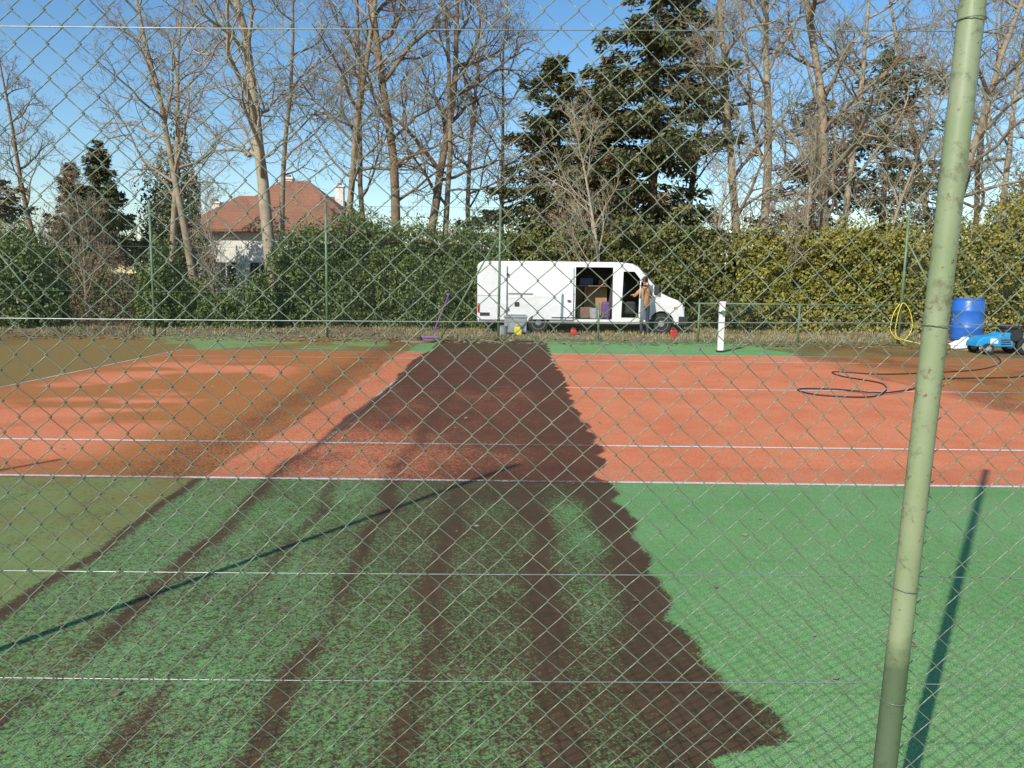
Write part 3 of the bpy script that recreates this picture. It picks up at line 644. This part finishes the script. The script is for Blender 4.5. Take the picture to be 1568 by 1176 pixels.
conifer('spruce_tree',5.3,30,14.6,4.7,lm_spruce,21,1.5,28,.80,.28,.62,0,.20,.18)
conifer('spruce_tree',1.9,31.5,10.6,4.3,lm_spruce,22,1.5,22,.80,.28,.70,-.02,.20,.2)
conifer('spruce_tree',3.7,31.6,10.5,3.8,lm_spruce2,28,1.5,22,.8,.27,.6,0,.2,.15)
conifer('spruce_tree',-21.2,40,8.5,2.5,lm_spruce,23,.5,26,1.3,.24,.8,0,.12,.03)
conifer('spruce_tree',-23.2,41,7.6,2.3,lm_spruce2,24,.5,24,1.2,.24,.8,0,.12,.03)
conifer('cedar_tree',-23.6,34,8.3,3.2,lm_spruce2,25,.8,20,.8,.24,.5,.0,.2,.2)
conifer('fir_tree',15.1,32,11.2,3.2,lm_spruce,26,1.5,24,.5,.24,.4,0,.15,.3)
conifer('fir_tree',13.4,35,10,3.0,lm_spruce2,27,1.5,20,.5,.24,.4,0,.15,.3)

def bare_tree(name,x,y,H,r0,seed,m,lean=(0,0),nb=15,start=.28,up=.5,spread=.75,lv=(8,6,4),blen=.36,rmin=.006):
    rng=np.random.default_rng(seed); VV=[];QQ=[];cnt=0
    def add(P,R,s):
        nonlocal cnt
        P=np.array(P); n=len(P); d=np.empty_like(P); d[1:-1]=P[2:]-P[:-2]; d[0]=P[1]-P[0]; d[-1]=P[-1]-P[-2]
        d/=np.sqrt((d*d).sum(1))[:,None]+1e-9
        ref=(0,0,1.) if abs(d[0,2])<.9 else (1.,0,0)
        u=np.empty_like(d); u[:,0]=d[:,1]*ref[2]; u[:,1]=d[:,2]*ref[0]-d[:,0]*ref[2]; u[:,2]=-d[:,1]*ref[0]
        u/=np.sqrt((u*u).sum(1))[:,None]+1e-9
        w_=np.stack([d[:,1]*u[:,2]-d[:,2]*u[:,1],d[:,2]*u[:,0]-d[:,0]*u[:,2],d[:,0]*u[:,1]-d[:,1]*u[:,0]],-1)
        th=2*np.pi*np.arange(s)/s; ring=P[:,None]+R[:,None,None]*(u[:,None]*np.cos(th)[None,:,None]+w_[:,None]*np.sin(th)[None,:,None])
        id=np.arange(n*s).reshape(n,s)+cnt; nx=np.roll(id,-1,1)
        QQ.append(np.stack([id[:-1],nx[:-1],nx[1:],id[1:]],-1).reshape(-1,4)); VV.append(ring.reshape(-1,3)); cnt+=n*s
    def grow(p,d,L,r,level):
        n=(14,8,6,4,3)[level]; P=[p]; d=d/np.linalg.norm(d); ds=[d]
        wig=(.045,.17,.24,.28,.3)[level]; W=rng.normal(0,wig,(n,3)); W[:,2]+=(.03 if level==0 else .085*up)
        for q in range(n):
            d=d+W[q]; d=d/math.sqrt(d[0]*d[0]+d[1]*d[1]+d[2]*d[2]); p=p+d*(L/n); P.append(p); ds.append(d)
        t=np.linspace(0,1,n+1); R=np.maximum(rmin*.8,r*(1-t*.86)**(.8)); add(P,R,(9,5,4,3,3)[level])
        if level>=4 or level>len(lv): return
        nch=nb if level==0 else lv[level-1]
        for c_ in range(nch):
            tt=start+(1-start)*(c_+rng.random())/nch if level==0 else .15+.85*(c_+rng.random())/nch
            k=min(n-1,int(tt*n)); f=tt*n-k; q=P[k]*(1-f)+P[k+1]*f; dd=ds[k]
            v=rng.normal(size=3); pr=np.array([dd[1]*v[2]-dd[2]*v[1],dd[2]*v[0]-dd[0]*v[2],dd[0]*v[1]-dd[1]*v[0]]); pr/=math.sqrt((pr*pr).sum())+1e-9
            a=spread*rng.uniform(.6,1.2); nd=dd*math.cos(a)+pr*math.sin(a)
            if level==0: Lc=H*blen*(1.08-tt*.72)*rng.uniform(.6,1.3); 
            else: Lc=L*rng.uniform(.35,.66)*(1.1-tt*.45)
            rc=min(R[k]*.72,r*(.45 if level==0 else .5)*rng.uniform(.6,1.1))
            grow(q,nd,Lc,max(rc,rmin),level+1)
    grow(np.array([x,y,-.05]),np.array([lean[0],lean[1],1.]),H,r0,0)
    return fast_obj(name,np.concatenate(VV),np.concatenate(QQ),m,None,smooth=True)
T=[(-8.7,28,18,.25,1,m_bark2,(-.05,0),18,.28),(-12.3,30,14,.16,2,m_bark1,(-.07,0),14,.30),(-6.5,29.5,16,.15,3,m_bark1,(.04,0),13,.25),
(-5.7,31,15,.13,4,m_bark1,(-.06,0),12,.3),(-4.1,29,17,.21,5,m_bark3,(-.05,0),14,.25),(-3.6,29.6,16.5,.20,6,m_bark3,(.06,0),14,.25),(-3.0,30.5,15,.14,7,m_bark1,(.12,0),12,.25),
(-.3,34,13,.12,8,m_bark1,(.03,0),12,.3),(8.6,28.5,15,.18,9,m_bark1,(-.10,0),14,.22),(9.6,30,17,.20,10,m_bark2,(.03,0),15,.22),(11.6,29,16,.24,11,m_bark1,(.02,0),16,.22),
(12.8,31,16,.16,12,m_bark2,(.10,0),14,.25),(16.0,30,16,.18,13,m_bark1,(.05,0),14,.25),(17.4,32,15,.16,14,m_bark1,(-.04,0),13,.25),(19.6,31,14,.15,15,m_bark2,(.05,0),12,.25),
(-16.5,37,15,.17,16,m_bark1,(.03,0),14,.33),(-24.5,40,12,.16,17,m_bark3,(0,0),12,.2),(7.4,33,16,.17,18,m_bark1,(.03,0),12,.35),
(-10.3,34,15,.15,19,m_bark1,(.05,0),12,.38),(21.5,36,14,.16,20,m_bark3,(0,0),12,.3),(-1.9,36,14,.14,41,m_bark1,(.0,0),12,.3)]
for (x,y,H,r,s,m,ln,nb,st) in T: bare_tree('bare_tree',x,y,H,r,s,m,ln,nb,st,.5,.98,blen=.36)
for (x,y,H,r,s,m) in ((3.0,26.2,7.5,.07,31,m_bark2),(6.9,27.9,7.2,.07,32,m_bark2),(13.2,27.8,8.5,.08,33,m_bark2),(10.4,27.6,7,.08,34,m_bark2),(-15.0,27,5,.06,35,m_bark1),(-10.3,26.9,4.5,.05,36,m_bark2),(17.2,27.0,6.5,.06,37,m_bark3),(8.9,26.0,4.5,.06,38,m_bark2)):
    bare_tree('bare_sapling',x,y,H,r,s,m,(0,0),16,.1,1.0,.6,(7,5,3),.42,.005)
e=empty('distant_trees'); rng=np.random.default_rng(77); Ps=[]
for x in np.arange(-95,100,4.5):
    yy=75+rng.uniform(-6,10); h=rng.uniform(6,9.5); n=1100
    d=rng.normal(size=(n,3)); d/=np.linalg.norm(d,axis=1)[:,None]; rr=rng.random(n)[:,None]**.4
    Ps.append(d*rr*np.array([3.6,3,h*.5])+np.array([x,yy,h*.5]))
P=np.concatenate(Ps); V,Q,r=leaves(P,.5,.22,rng,np.tile([0,0,1.2],(len(P),1)),1.0); fast_obj('crowns',V,Q,lm_far,e,attrs={'rnd':r})
Ps=[]
x=rng.uniform(-15,20,9000); y=rng.uniform(YF+.1,27,9000); Ps.append(np.stack([x,y,np.full(9000,.02)],-1))
x=rng.uniform(-5,8,420); y=rng.uniform(2,20,420); Ps.append(np.stack([x,y,np.full(420,.014)],-1))
x=rng.uniform(-13,12,2500); y=rng.uniform(19.3,YF,2500); Ps.append(np.stack([x,y,np.full(2500,.014)],-1))
P=np.concatenate(Ps); D=rng.normal(size=(len(P),3)); D[:,2]*=.1; D/=np.linalg.norm(D,axis=1)[:,None]
s=.05*(.5+rng.random(len(P)))[:,None]; s[9000:9420]*=.33; W=np.stack([-D[:,1],D[:,0],rng.normal(0,.35,len(P))],-1)
V=np.stack([P-D*s,P+W*s*.6,P+D*s,P-W*s*.6],1).reshape(-1,3); V[:,2]=np.maximum(V[:,2],.011)
fast_obj('fallen_leaves',V,np.arange(len(V)).reshape(-1,4),leaf_mat('leaf_litter',(.22,.13,.06),(.30,.20,.11),(.38,.30,.19),3,.1),None,attrs={'rnd':np.repeat(rng.random(len(P)),4)})
n=26000; x=rng.uniform(-15,21,n); y=YF+.1+rng.random(n)**1.5*5.5; keep=fb(x*.9,y*.9,50)>.48; P=np.stack([x,y,np.full(n,.05)],-1)[keep]
V,Q,r=leaves(P,.13,.14,rng,np.tile([0,0,1.3],(len(P),1)),.8); fast_obj('grass_tufts',V,Q,leaf_mat('dry_grass',(.28,.22,.11),(.18,.18,.06),(.44,.36,.21),.6),None,attrs={'rnd':r})

# ---------------------------------------------------------------- house
def tile_mat():
    t=NT('terracotta_roof_tiles'); n=t.noise(1.2,5,.6); n2=t.noise(9,4,.7)
    c=t.mix(t.rng(n,.35,.65),(.33,.14,.08),(.26,.115,.07)); c=t.mix(t.rng(n2,.45,.65,0,.6),c,(.38,.20,.12))
    wv=t.n('ShaderNodeTexWave',bands_direction='Z'); wv.inputs['Scale'].default_value=3.2; wv.inputs['Distortion'].default_value=.4; t.set(wv.inputs['Vector'],t.coord())
    c=t.mix(t.rng(wv.outputs[1],0,.3,.5,0),c,(.12,.05,.03)); t.bump(wv.outputs[1],.5,.05); return t.fin(c,.85)
m_tile=tile_mat(); m_wall=mat('white_render_wall',(.76,.73,.66),.9,0,.08,2); m_win=mat('window_glass',(.03,.035,.04),.1); m_sh=mat('window_frame_white',(.6,.58,.55),.5)
ho=empty('white_house')
cbox('main_walls',-20.6,-10.2,50,58,0,4.3,m_wall,ho,0); cbox('wing_walls',-18.6,-10.3,47,49.99,0,4.35,m_wall,ho,0)
def hip(nm,x0,x1,y0,y1,ze,zr,ins):
    yc=(y0+y1)/2
    mesh_obj(nm,[(x0,y0,ze),(x1,y0,ze),(x1,y1,ze),(x0,y1,ze),(x0+ins,yc,zr),(x1-ins,yc,zr),(x0,y0,ze-.14),(x1,y0,ze-.14),(x1,y1,ze-.14),(x0,y1,ze-.14)],
     [(0,1,5,4),(1,2,5),(2,3,4,5),(3,0,4),(0,6,7,1),(1,7,8,2),(2,8,9,3),(3,9,6,0),(9,8,7,6)],m_tile,ho)
hip('main_roof',-22.0,-9.0,49.4,58.6,4.35,7.2,3.0); hip('wing_roof',-19.0,-8.9,46.4,53.5,4.45,7.75,4.2)
for q,(x,y,z) in enumerate(((-14.9,51.8,8.3),(-11.7,52.5,7.9),(-20.2,53,6.8))):
    cbox('chimney_%d'%q,x-.28,x+.28,y-.25,y+.25,4.8,z-.25,m_wall,ho,.01); cbox('chimney_cap_%d'%q,x-.35,x+.35,y-.32,y+.32,z-.25,z-.13,m_wall,ho,.01); cbox('chimney_pot_%d'%q,x-.12,x+.12,y-.12,y+.12,z-.13,z+.05,m_tile,ho,.01)
for q,(x0,x1,z0,z1,yy) in enumerate(((-18.0,-16.9,1.1,2.5,47),(-16.0,-14.8,1.1,2.5,47),(-12.1,-11,0,2.2,47),(-19.9,-18.9,1.2,2.6,50))):
    cbox('window_frame_%d'%q,x0-.08,x1+.08,yy-.03,yy+.02,z0-.08,z1+.08,m_sh,ho,.01); cbox('window_pane_%d'%q,x0,x1,yy-.045,yy-.034,z0,z1,m_win,ho,0)
    cbox('window_mullion_%d'%q,(x0+x1)/2-.03,(x0+x1)/2+.03,yy-.06,yy-.046,z0,z1,m_sh,ho,0)
print('done',sum(len(o.data.polygons) for o in bpy.data.objects if o.type=='MESH'))
